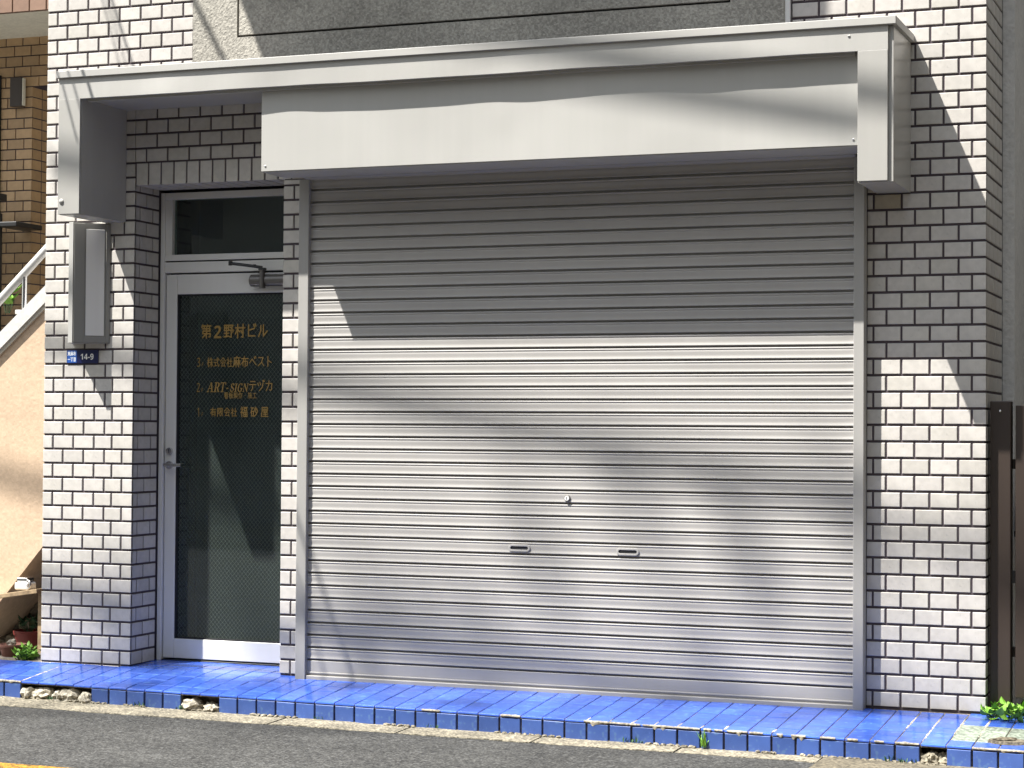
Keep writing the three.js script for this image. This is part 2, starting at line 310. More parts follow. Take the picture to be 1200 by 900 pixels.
{
  let s = 1;
  for (const [k0, k1] of [[-20, -17], [-11, -10], [23, 23]]) {           // rubble laid bare where kerb tiles have come off
    const xa = colX(k0), xb = colX(k1 + 1), n = k1 === k0 ? 3 : Math.round((xb - xa) / .078);
    for (let i = 0; i < n; i++) {
      const x = xa + (xb - xa) * (i + .5) / n;
      part(step, 'rubble', lump(x + rr(-.006, .006), -.108 + rr(-.006, .008), zf(x) - .026 + rr(-.010, .008), .054 * (k0 === k1 ? .5 : 1), rr(.028, .040), .034, s++, 2), k0 === 23 ? M.pebble : M.white);
    }
  }
  const crust = [];
  // irregular smears of mortar: a ribbon over the nosing, given by where it starts, how far it runs and how thick it gets
  const smear = (xa, xb, top, down, sd) => {
    const q = [], n = Math.max(4, Math.round((xb - xa) / .006)); let prev = null;
    for (let i = 0; i <= n; i++) {
      const x = xa + (xb - xa) * i / n, e = Math.max(0, Math.sin(Math.PI * i / n)) ** .35, a = vnoise(x * 46, sd, 77), b = vnoise(x * 60, sd, 78), z = zf(x);
      const t = .001 + top * e * (.1 + 1.5 * a * a), d = .0008 + down * e * (.05 + 1.9 * b * b), th = .0007 + .0014 * a * e;
      const cur = [[x, topY(x, z) + .0004, z - t], [x, topY(x, z) + th, z - t * .5], [x, topY(x, z) + th * .8, z + .002], [x, topY(x, z) - .004, z + .002 + th], [x, topY(x, z) - .005 - d, z + .0006]];
      if (prev) for (let k = 0; k < 4; k++) q.push([prev[k + 1], cur[k + 1], cur[k], prev[k]]);
      prev = cur;
    }
    return quadMesh(q);
  };
  for (let k = 9; k < 22; k++) { crust.push(smear(colX(k) + rr(-.02, .03), colX(k) + rr(.035, .07), .004 * rr(.1, 1), .012 * rr(.1, 1), k)); if (k < 16) crust.push(smear(colX(k) + rr(.04, .06), colX(k + 1) - rr(0, .012), .002, .008 * rr(.1, 1), k + 40)); }
  crust.push(smear(colX(5) + .006, colX(6) - .002, .016, .004, 3), smear(colX(9) + .003, colX(10) - .004, .022, .004, 13), smear(colX(22), colX(23) - .004, .024, .006, 4), smear(colX(1) + .03, colX(2) + .02, .008, .003, 6), smear(colX(-24) + .02, colX(-20), .012, .012, 8), smear(colX(25), colX(27), .012, .004, 9));
  const ridge = (k, z0, z1, w, sd) => { const q = []; let prev = null; const n = Math.round(Math.abs(z1 - z0) / .006); for (let i = 0; i <= n; i++) { const z = z0 + (z1 - z0) * i / n, x = colX(k) + .004 * (vnoise(z * 30, sd, 5) - .5), ww = w * (.3 + vnoise(z * 55, sd, 6)) * Math.sin(Math.PI * (.06 + .9 * i / n)), y = topY(x, z); const cur = [[x - ww, y, z], [x, y + .002, z], [x + ww, y, z]]; if (prev) for (let m = 0; m < 2; m++) q.push([prev[m], prev[m + 1], cur[m + 1], cur[m]].reverse()); prev = cur; } return quadMesh(q); };
  for (const k of [9, 10, 11, 12, 13, 14, 15, 17]) { const z = zf(colX(k)); crust.push(ridge(k, z, z - .05 - .05 * hash(k, 2, 2), .0065, k)); }
  for (const k of [22, 23, 24, 25]) { const z = zf(colX(k)); crust.push(ridge(k, z - .22 * hash(k, 3, 3), .04, .006, k)); }
  crust.push(ridge(-20, zf(-4.3), .05, .012, 40));
  part(step, 'mortar_crust', crust, M.white);
  const foot = [];
  for (let x = -4.3; x < .25; x += .03) if (vnoise(x * 9, 1, 6) > .62) foot.push(lump(x, -.119, zf(x) + .006, .016, .006, .01, Math.round(x * 100) & 63));
  part(step, 'grit', foot, M.pebble).userData.kind = 'stuff';
  const kx = colX(25) + .10, kz = zf(kx) - .12;
  const lid = new THREE.CylinderGeometry(.075, .08, .012, 20); lid.scale(1, 1, .62); lid.translate(kx + .02, topY(kx, kz) + .004, kz);
  solo('cover_stone', [muv(flat(lid)), lump(kx + .01, topY(kx, kz) + .012, kz, .045, .008, .025, 4, 2)], M.tan, 'brown oval cover set in the pale worn tiles of the step', 'cover');
}

// ---------------------------------------------------------------- tiled walls
const ROW = .068, XL = -4.4657, P = .1154, J = .0045;
const rowTop = (i) => (42 - i) * ROW - .0053, TH = .0575;
const anyTile = () => M.tile[Math.floor(rnd() * M.tile.length)];
function frontTile(g, a, b, yTop, h, mat, name = 'tile') {
  return place(g, name, tileGeo(b - a, h, .012, .0022, Math.floor(rnd() * 5)), mat || anyTile(), (a + b) / 2, yTop - h / 2, rr(-.0007, .0005), rr(-.006, .006), rr(-.006, .006), rr(-.003, .003));
}
// corner tile: a front leaf ending at x = X (facing +z) and a return leaf on the side facing +x
function cornerTile(g, a, X, yTop, h, ret, mat) {
  const f = tileGeo(X - a, h, .012, .0016, 1).clone().translate((a + X) / 2, yTop - h / 2, 0);
  const s = tileGeo(ret, h, .012, .0016, 2).clone().rotateY(Math.PI / 2).translate(X, yTop - h / 2, -.0016 - ret / 2);
  return part(g, 'tile', [f, s], mat || anyTile());
}
function sideTile(g, X, z0, z1, yTop, h) {
  return place(g, 'tile', tileGeo(z0 - z1, h, .012, .0022, Math.floor(rnd() * 5)), anyTile(), X + rr(-.0006, .0004), yTop - h / 2, (z0 + z1) / 2, 0, Math.PI / 2 + rr(-.006, .006), 0);
}
function course(g, joints, i, skip, trim) {
  for (let n = 0; n + 1 < joints.length; n++) {
    const a = joints[n] + (n ? J : 0), b = joints[n + 1] - (n + 2 < joints.length || trim ? J : 0);
    if (skip && skip(a, b)) continue;
    frontTile(g, a, b, rowTop(i), TH);
  }
}
{ // pier left of the door
  const g = thing('tiled_pier', [-4.22, -.03, -.2], 'white tiled pier between the beige stair and the glass door', 'wall');
  part(g, 'core', [bx(XL + .003, -3.976, -.15, 2.72, -.62, -.006, 0)], M.grout);
  for (let i = 2; i <= 41; i++) {
    const A = i & 1, js = A ? [XL, -4.355, -4.240, -4.1245, -4.0275] : [XL, -4.411, -4.297, -4.182, -4.083];
    course(g, [...js], i, null, true);
    const c = js[js.length - 1] + J;
    if (i < 8) { frontTile(g, c, -3.972, rowTop(i), TH); continue; }
    const dirty = i < 13 && rnd() < .5;
    if (A) { cornerTile(g, c, -3.97, rowTop(i), TH, .104, dirty ? M.tile[2] : null); sideTile(g, -3.97, -.116, -.222, rowTop(i), TH); }
    else { cornerTile(g, c, -3.97, rowTop(i), TH, .046); sideTile(g, -3.97, -.058, -.164, rowTop(i), TH); sideTile(g, -3.97, -.1745, -.222, rowTop(i), TH); }
  }
  for (const [a, b] of [[XL, -4.359], [-4.351, -4.244], [-4.236, -4.128], [-4.120, -4.031], [-4.023, -3.971]]) frontTile(g, a, b, -.004, .022);
}
{ // wall above the canopy, left
  const g = thing('tiled_wall', [-4.06, 2.7, 0], 'white tiled wall above the canopy, left of the grey concrete panel', 'wall');
  part(g, 'core', bx(XL + .003, -3.666, 2.72, 3.95, -.62, -.006, 0), M.grout);
  for (let i = -15; i <= 1; i++) {
    const js = [XL];
    for (let x = XL + (i & 1 ? P - .005 : .0547); x < -3.70; x += P) js.push(x);
    course(g, [...js, -3.665], i);
  }
}
{ // wall over the door, with the soldier course, and the strip beside the shutter
  const g = thing('tiled_wall', [-3.5, 2.27, 0], 'shaded tiled wall over the glass door with an upright course at its foot', 'wall');
  part(g, 'core', [bx(-3.974, -3.01, 2.279, 2.72, -.62, -.006, 0), bx(-3.177, -3.01, -.15, 2.279, -.36, -.006, 0), bx(-3.01, -.47, -.15, 2.72, -.40, -.012, 0)], M.grout);
  for (let i = 3; i <= 6; i++) {
    const js = [-3.969]; for (let x = i & 1 ? -3.854 : -3.911; x < -3.06; x += P) js.push(x);
    course(g, [...js, -3.02], i);
  }
  for (let k = 0; k < 13; k++) {
    const a = -3.963 + k * .0688, b = a + .0608, h = .103;
    const f = tileGeo(b - a, h, .012, .002, k % 4).clone().translate((a + b) / 2, 2.273 + h / 2, 0);
    const s1 = tileGeo(b - a, .104, .010, .002, k % 3).clone().rotateX(Math.PI / 2).translate((a + b) / 2, 2.2725, -.0016 - .052);
    const s2 = tileGeo(b - a, .104, .010, .002, k % 3).clone().rotateX(Math.PI / 2).translate((a + b) / 2, 2.2725, -.165);
    part(g, 'soldier_tile', [f, s1, s2], M.tile[k % 3 === 0 ? 2 : k % 5]);
  }
  frontTile(g, -3.0625, -3.02, rowTop(7), .06); frontTile(g, -3.18, -3.062, 2.268, .020);
  for (let i = 9; i <= 41; i++) {
    if (i & 1) { frontTile(g, -3.18, -3.130, rowTop(i), TH); frontTile(g, -3.122, -3.062, rowTop(i), TH); } else frontTile(g, -3.18, -3.062, rowTop(i), TH);
  }
}
{ // right pier
  const g = thing('tiled_pier', [-.25, -.03, -.2], 'white tiled pier between the roller shutter and the dark brown gate post', 'wall');
  part(g, 'core', [bx(-.50, -.006, -.15, 3.95, -.50, -.006, 0), bx(-.803, -.50, 2.72, 3.95, -.40, -.006, 0)], M.grout);
  const sides = [];
  for (let i = -15; i <= 41; i++) {
    const far = i <= 1 ? -.80 : -.482, js = [];
    let x = i & 1 ? -(P - .005) : -.0565, c = x;
    for (; x > far + .02; x -= P) js.unshift(x);
    course(g, [far, ...js], i, null, true);
    const stain = 0;
    cornerTile(g, c + J, 0, rowTop(i), TH, i & 1 ? .046 : .104);
    for (let z = i & 1 ? -.056 : -.114; z > -.48; z -= P) { const z1 = Math.max(z - P + .008, -.485); sides.push(tileGeo(z - z1, TH, .012, .0022, 1).clone().rotateY(Math.PI / 2).translate(rr(-.001, 0), rowTop(i) - TH / 2, (z + z1) / 2)); }
  }
  part(g, 'side_tiles', sides, M.tile[0]).userData.kind = 'stuff';
  for (const o of g.children) if (o.name === 'tile' && Math.abs(o.position.y + g.position.y - (rowTop(11) - .03)) < .02 && Math.abs(o.position.x + g.position.x + .40) < .06) o.material = M.stained;
}
{ // sprayed concrete between the tiled walls
  const g = thing('concrete_wall', [-2.2, 2.7, 0], 'grey sprayed concrete panel with fine recessed joints above the canopy', 'wall');
  part(g, 'core', bx(-3.664, -.803, 2.70, 3.95, -.40, -.014, 0), M.darkGap);
  const u = new THREE.Shape([[-3.664, 2.70], [-.832, 2.70], [-.832, 3.95], [-1.067, 3.95], [-1.067, 2.9435], [-3.431, 2.9435], [-3.431, 3.95], [-3.664, 3.95]].map((q) => new THREE.Vector2(...q)));
  const ue = new THREE.ExtrudeGeometry(u, { depth: .017, bevelEnabled: false }); ue.translate(0, 0, -.016);
  part(g, 'surround', muv(flat(ue)), M.spray);
  part(g, 'panel', bx(-3.421, -1.077, 2.953, 3.95, -.016, .001, .002), M.spray);
  part(g, 'trim', bx(-.828, -.806, 2.70, 3.95, -.016, .012, .003), M.alu);
}
{ // storeys above and behind, mostly out of the frame
  const g = thing('upper_storey', [-2.2, 3.95, -2], 'upper storeys of the small shop building', 'building', null, 'structure');
  part(g, 'wall', bx(XL, 0, 3.95, 9.2, -6, -.004, 0), M.concrete);
  part(g, 'balcony', [bx(-4.29, -1.94, 5.2, 6.05, -.01, 1.30, .01)], M.concrete);
  part(g, 'rear_wall', [bx(XL, 0, -.15, 3.95, -6, -3.2, 0), bx(XL, -4.36, -.15, 3.95, -3.2, -.62, 0), bx(-.12, 0, -.15, 3.95, -3.2, -.5, 0), bx(-4.36, -.12, 2.75, 3.95, -3.2, -.62, 0)], M.concrete);
}
{ // hallway behind the glass door
  const g = thing('hallway', [-3.5, 0, -1.7], 'dim entrance hall behind the glass door', 'room', null, 'structure');
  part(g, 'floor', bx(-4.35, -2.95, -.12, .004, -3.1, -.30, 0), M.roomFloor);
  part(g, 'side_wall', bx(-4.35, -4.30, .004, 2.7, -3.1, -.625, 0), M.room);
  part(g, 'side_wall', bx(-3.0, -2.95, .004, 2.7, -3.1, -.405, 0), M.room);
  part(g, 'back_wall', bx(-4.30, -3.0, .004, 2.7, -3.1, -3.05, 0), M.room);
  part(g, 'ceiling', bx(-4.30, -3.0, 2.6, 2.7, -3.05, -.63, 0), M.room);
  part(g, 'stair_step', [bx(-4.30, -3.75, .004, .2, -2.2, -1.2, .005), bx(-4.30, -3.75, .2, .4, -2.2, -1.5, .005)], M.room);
}

// ---------------------------------------------------------------- canopy
{
  const g = thing('shop_canopy', [-2.2, 2.1, .2], 'grey painted metal canopy framing the door and shutter from above', 'canopy');
  const ripple = (x) => .0075 * (vnoise(x * 2.1, 1, 12) - .5) + .005 * (vnoise(x * 5.3, 2, 13) - .5);
  const fg = new THREE.BoxGeometry(3.808, .096, .022, 110, 3, 1); fg.translate(-2.229, 2.6755, .389);
  const p = fg.attributes.position;
  for (let i = 0; i < p.count; i++) { const x = p.getX(i), e = sst(-4.13, -3.8, x) * (1 - sst(-.7, -.34, x)), low = 1 - sst(2.63, 2.72, p.getY(i)); p.setZ(i, p.getZ(i) + e * low * ripple(x)); p.setY(i, p.getY(i) + e * low * .004 * (vnoise(x * 3.1, 5, 14) - .5)); }
  fg.computeVertexNormals();
  part(g, 'fascia', muv(flat(fg)), M.paint);
  part(g, 'lip', bx(-4.0, -.46, 2.618, 2.630, .335, .368, .001), M.paint);
  part(g, 'lid', bx(-4.141, -.291, 2.724, 2.757, .001, .4125, .003), M.paint);
  part(g, 'roof_felt', bx(-4.12, -.31, 2.757, 2.760, .002, .395, 0), M.grout);
  part(g, 'soffit', bx(-4.017, -.445, 2.630, 2.722, .001, .375, 0), M.paint);
  const bl = part(g, 'bracket', [bx(-4.133, -4.018, 2.100, 2.6275, .388, .4005, .002), bx(-4.131, -4.0175, 2.098, 2.722, .001, .387, .002)], M.gloss);
  const br = part(g, 'bracket', [bx(-.444, -.325, 2.112, 2.6275, .388, .4005, .002), bx(-.4445, -.304, 2.108, 2.722, .001, .386, .002)], M.gloss);
  const bolt = (x, y, r = .013) => { const s = new THREE.SphereGeometry(r, 14, 10); s.scale(1, 1, .55); s.translate(x, y, .4005); return flat(s); };
  part(bl, 'bolt', bolt(-4.112, 2.158), M.paint); part(br, 'bolt', bolt(-.478, 2.688, .006), M.paint);
}
{
  const g = thing('sign_board', [-1.78, 2.26, .23], 'long blank pale grey sign board under the canopy, above the roller shutter', 'sign');
  const sg = new THREE.BoxGeometry(2.662, .366, .004, 90, 12, 1); sg.translate(-1.779, 2.4465, .348);
  const p = sg.attributes.position;
  for (let i = 0; i < p.count; i++) { const x = p.getX(i), y = p.getY(i); p.setZ(i, p.getZ(i) + .004 * (vnoise(x * 1.7, y * 2.2, 21) - .5) * sst(2.26, 2.36, y) + .0015 * (vnoise(x * 6, y * 5, 22) - .5)); }
  sg.computeVertexNormals();
  part(g, 'face', muv(flat(sg)), M.sign);
  part(g, 'case', [bx(-3.107, -.451, 2.259, 2.628, .12, .3445, .002)], M.paint);
  const sc = []; for (const x of [-3.09, -.47]) { const s = new THREE.SphereGeometry(.005, 8, 6); s.scale(1, 1, .5); s.translate(x, 2.285, .351); sc.push(flat(s)); }
  for (const s of sc) part(g, 'screw', s, M.chrome);
}

// ---------------------------------------------------------------- roller shutter
{
  const g = thing('roller_shutter', [-1.77, 0, .04], 'closed beige grey steel roller shutter with narrow horizontal slats', 'shutter');
  const prof = [[0, -.013], [.0080, -.013], [.0083, -.0010], [.0092, .0016], [.0105, .0022], [.0150, .0008], [.0200, -.0004], [.0260, -.0006], [.0360, .0003], [.0435, .0004], [.0450, -.0014], [.0464, -.0014], [.0478, .0004], [.0506, .0016], [.0532, .0012], [.0546, -.0008], [.0553, -.004], [.0556, -.013], [.0561, -.013]];
  const xa = -3.022, xb = -.520, N = 36;
  for (let k = 0; k < 40; k++) {
    const y0 = .076 + .0561 * k, pos = [], idx = [], uv = [];
    prof.forEach(([y, z], r) => {
      for (let i = 0; i <= N; i++) {
        const x = xa + (xb - xa) * i / N, w = .0013 * (vnoise(x * 2.6, k * .43, 31) - .5) + .0006 * (vnoise(x * 7, k * 3.1, 32) - .5), tw = (y - .028) * .05 * (vnoise(x * 1.3 + 7, k * .9, 33) - .5);
        const dnt = k === 14 ? -.004 * Math.exp(-(((x + 2.234) / .02) ** 2)) * sst(.006, .02, y) : 0;
        pos.push(x, y0 + y, .04 + z + w + tw + dnt); uv.push(x + k * .37, y0 + y + k * .21);
      }
      if (r) for (let i = 0; i < N; i++) { const a = (r - 1) * (N + 1) + i, b = a + 1, c = a + N + 1, d = c + 1; idx.push(a, b, d, a, d, c); }
    });
    const s = new THREE.BufferGeometry(); s.setAttribute('position', new THREE.Float32BufferAttribute(pos, 3)); s.setAttribute('uv', new THREE.Float32BufferAttribute(uv, 2)); s.setIndex(idx); s.computeVertexNormals();
    part(g, 'slat', s, M.shutter);
  }
  part(g, 'bottom_bar', [bx(xa, xb, .009, .0755, .02, .0405, .003), bx(xa, xb, -.0115, .0095, .02, .056, .004), bx(xa, xb, .017, .025, .03, .044, .003)], M.shutter);
  part(g, 'guide_rail', [bx(-3.069, -3.0185, -.012, 2.258, .001, .062, .003)], M.rail);
  part(g, 'guide_rail', [bx(-.526, -.4825, -.012, 2.258, .001, .062, .003)], M.rail);
  part(g, 'shutter_box', bx(-3.03, -.515, 2.258, 2.60, .001, .118, .004), M.paint);
  const kh = new THREE.CylinderGeometry(.0105, .0105, .010, 20); kh.rotateX(Math.PI / 2); kh.translate(-1.772, .832, .046);
  const rg = new THREE.TorusGeometry(.0125, .0022, 8, 24); rg.translate(-1.772, .832, .0425);
  const lock = part(g, 'lock', flat(kh), M.alu); part(lock, 'ring', flat(rg), M.closer);
  part(lock, 'keyhole', bx(-1.7733, -1.7707, .826, .838, .0505, .0515, 0), M.darkGap);
  for (const [x, y] of [[-1.992, .611], [-1.497, .608]]) {
    const s = new THREE.Shape(), h = new THREE.Path(), cap = (q, w, r) => { q.moveTo(-w, -r); q.lineTo(w, -r); q.absarc(w, 0, r, -Math.PI / 2, Math.PI / 2, false); q.lineTo(-w, r); q.absarc(-w, 0, r, Math.PI / 2, Math.PI * 1.5, false); };
    cap(s, .034, .0145); cap(h, .034, .0085); s.holes.push(h);
    const e = new THREE.ExtrudeGeometry(s, { depth: .004, bevelEnabled: true, bevelSize: .0015, bevelThickness: .0015, bevelSegments: 2, curveSegments: 10 }); e.translate(x, y, .0405);
    const pull = part(g, 'pull_handle', flat(e), M.shutter);
    const s2 = new THREE.Shape(); cap(s2, .034, .0092); const e2 = new THREE.ExtrudeGeometry(s2, { depth: .001, bevelEnabled: false, curveSegments: 10 }); e2.translate(x, y, .0418);
    part(pull, 'slot', flat(e2), M.darkGap);
  }
}

// ---------------------------------------------------------------- lettering drawn stroke by stroke
const GL = {
  dai: '1,.5 .2,2.2;1,1.2 4,1.2;2.3,1.2 2.8,2.2;6,.5 5.2,2.2;6,1.2 9.5,1.2;7.5,1.2 8,2.2;1,3.2 8.7,3.2 8.7,4.8;8.7,4.8 1.5,4.8;1.5,4.8 1.2,6.6 9,6.6 8.7,8.8 7.6,9;5,3.2 5,9.8;4.6,6.8 1,9.4',
  no: '.5,1 4.6,1 4.6,4.6 .5,4.6 .5,1;.5,2.8 4.6,2.8;2.55,1 2.55,9;.3,6.6 4.8,6.6;.2,9 5,8.6;5.6,1 9.2,1 7.6,2.8;6.2,2.2 8.4,3.4;5.3,4.4 9.7,4.4 9,5.8;7.5,4.4 7.5,9.2 6.2,9',
  mura: '.2,2.8 4.6,2.8;2.5,.4 2.5,9.8;2.5,3 .3,7;2.5,3.6 4.4,5.6;5,2.8 9.8,2.8;8,.4 8,9.4 6.6,9.2;5.8,4.6 6.8,6.4',
  bi: '2,1 2,8.6 8.6,8.6;2,4.6 8,3.4;7.2,.6 8,2.2;8.8,.2 9.6,1.8',
  ru: '3,1.5 3,5 .8,9;5.6,1 5.6,8.8 9.4,5.4',
  kabu: '.2,2.8 4,2.8;2.2,.4 2.2,9.8;2.2,3 .3,7;2.2,3.6 3.8,5.4;5.6,.8 4.8,3;5.2,2.4 9.4,2.4;4.6,4.8 9.8,4.8;7.3,.4 7.3,9.8;7.2,5 4.4,8.8;7.4,5 9.8,8.6',
  shiki: '.4,2.6 9.6,2.6;6,.4 6.8,6 8.8,9.4 9.6,7.6;7.6,.6 8.8,1.8;.8,5 5.2,5;3,5 3,8.6;.4,9 5.8,8.2',
  kai: '5,.3 .3,4;5,.3 9.7,4;3,3.8 7,3.8;1.2,5.6 8.8,5.6;4.6,5.6 2.4,9 8.2,8.6;7,7 8.8,9.6',
  sha: '2,.4 2.6,1.6;.4,2.6 4.2,2.6 .4,6.4;2.4,4.6 2.4,9.8;2.6,5 4.2,6.6;4.8,4 9.6,4;7.2,.6 7.2,9;4.4,9.2 9.8,9.2',
  asa: '5,.2 5,1.4;1,1.6 9.6,1.6;1.4,1.6 1.2,6 .2,9.6;2,4.4 5.4,4.4;3.8,2.6 3.8,9.8;3.6,4.6 1.8,8;4,4.6 5.4,6.6;5.8,4.4 9.6,4.4;7.6,2.6 7.6,9.8;7.4,4.6 5.6,8;7.8,4.6 9.8,8',
  fu: '.4,2.4 9.6,2.4;4.4,.3 3,4 .4,7;2.4,9 2.4,4.8 8.4,4.8 8.4,8.6 7.4,8.8;5.4,3.4 5.4,9.8',
  be: '.4,6.4 3.6,2.8 9.6,8;6.6,1 7.6,2.6;8.4,.4 9.4,2',
  su: '1.6,1.6 8,1.6 5.6,6 1,9;5.8,5.6 9.2,9',
  to: '3.4,.6 3.4,9.4;3.4,4 8,6',
  te: '2,1.2 8,1.2;.6,4 9.4,4;5.2,4 5,7 3,9.4',
  zu: '.8,2.6 1.8,5;3.6,2 4.4,4.2;8,2.4 6.8,6.4 3,9.4;7.6,.2 8.2,1.4;9,0 9.7,1.2',
  ka: '.8,3 8.8,3 8.2,8.6 7,9 5.8,8.6;4.8,.6 4.4,4.6 1,9.4',
  kan: '1,.8 8.6,.4;.6,2.2 9.4,2.2;.2,3.8 9.8,3.8;4.4,.8 3,4.4 .4,7;3,5 8,5 8,9.8;3,5 3,9.8;3,6.6 8,6.6;3,8 8,8;3,9.6 8,9.6',
  ban: '.2,2.8 4,2.8;2.2,.4 2.2,9.8;2.2,3 .3,7;2.2,3.6 3.8,5.4;5,1 9.6,1;5.2,1 5,6 4,9.6;5.2,3.6 9,3.6 7.6,7 5.4,9.6;5.8,4.4 7.4,7.4 9.8,9.6',
  sei: '.6,1.2 4.8,1.2;.4,2.6 5.2,2.6;2.8,.2 2.8,5;.8,3.8 4.8,3.8;.8,3.8 .8,5;4.8,3.8 4.8,5;6.4,.8 6.4,3.4;8.6,.4 8.6,4.6 7.6,4.6;.4,6 9.6,6;5,5 5,6;4.4,6.2 .4,8.4;3,7.4 3,9.4 5,8.8;5,6.2 9.6,9.6;8.6,6.8 6.8,7.8',
  saku: '2.8,.4 .4,4.6;2,3 2,9.8;4.8,.4 3.4,3.6;4.2,2.4 9.6,2.4;6,2.4 6,9.8;6,4.8 9,4.8;6,7.2 9,7.2',
  dot: '4.6,5 5.4,5',
  shi: '2.4,.3 2.4,1.6;.3,1.8 4.6,1.8;2,1.8 1.8,5 .3,9.6;1.8,4.4 4.2,4.4 3.8,9 2.6,9;5.8,.4 5,3;5.6,1.6 9.6,1.6;5,5.6 9.4,4 9.2,6.6;7.2,3.2 7.2,7.4;5.6,3.8 5.6,9 9.6,9 9.6,7.6',
  kou: '1.4,1.8 8.6,1.8;5,1.8 5,8.6;.4,8.8 9.6,8.8',
  yuu: '.4,2.2 9.6,2.2;4.6,.2 3.4,3.6 .4,6.6;3,4 8.2,4 8.2,9.4 7,9.4;3,4 3,9.8;3,5.8 8.2,5.8;3,7.6 8.2,7.6',
  gen: '.8,.8 .8,9.8;.8,.8 3.6,.8 2.2,3.6 3.6,5.6 2.4,6.8 1.2,6.6;4.8,.8 8.6,.8 8.6,4.4 4.8,4.4;4.8,2.6 8.6,2.6;4.8,.8 4.8,9.4 6.6,8.2;6,5 9.6,9.4;9,5.6 7.4,7',
  fuku: '2,.4 2.6,1.4;.4,2.4 4,2.4 .4,6;2.2,4.4 2.2,9.8;2.4,4.8 3.8,6.2;4.8,.8 9.8,.8;5.6,2 9,2 9,4 5.6,4 5.6,2;5,5.4 9.6,5.4 9.6,9.6 5,9.6 5,5.4;5,7.5 9.6,7.5;7.3,5.4 7.3,9.6',
  sa: '.4,1.2 4.4,1.2;2.4,1.2 .3,6;1.4,4.6 1.4,9 4,9 4,4.6 1.4,4.6;7.2,.4 7.2,5.6;5.8,2 4.8,4.6;8.6,2 9.6,4.4;9.4,5 7.4,8 4.6,9.6',
  ya: '1.4,.8 9,.8 9,2.6 1.4,2.6;1.4,.8 1.4,5 .3,9.6;2.6,4 9.4,4;5.4,4 3.6,5.8 8.2,5.4;7,4.6 8.8,6;3,7.4 9,7.4;5.8,6 5.8,9.4;2,9.4 9.8,9.4',
  east: '.4,1.6 9.6,1.6;1.8,3 8.2,3 8.2,6 1.8,6 1.8,3;1.8,4.5 8.2,4.5;5,.2 5,9.8;4.8,6.2 .4,9.4;5.2,6.2 9.6,9.4',
  ichi: '.8,5 9.2,5', chou: '.6,1.4 9.4,1.4;5.2,1.4 5.2,9 3.6,9', me: '2.4,.8 7.6,.8 7.6,9.4 2.4,9.4 2.4,.8;2.4,3.6 7.6,3.6;2.4,6.4 7.6,6.4',
};
function glyph(c, id, x, y, w, h, lw) {
  c.lineWidth = lw; c.lineCap = 'round'; c.lineJoin = 'round';
  for (const st of GL[id].split(';')) { c.beginPath(); st.split(' ').forEach((q, i) => { const [a, b] = q.split(',').map(Number); const X = x + a / 10 * w, Y = y + b / 10 * h; if (i) c.lineTo(X, Y); else c.moveTo(X, Y); }); c.stroke(); }
}

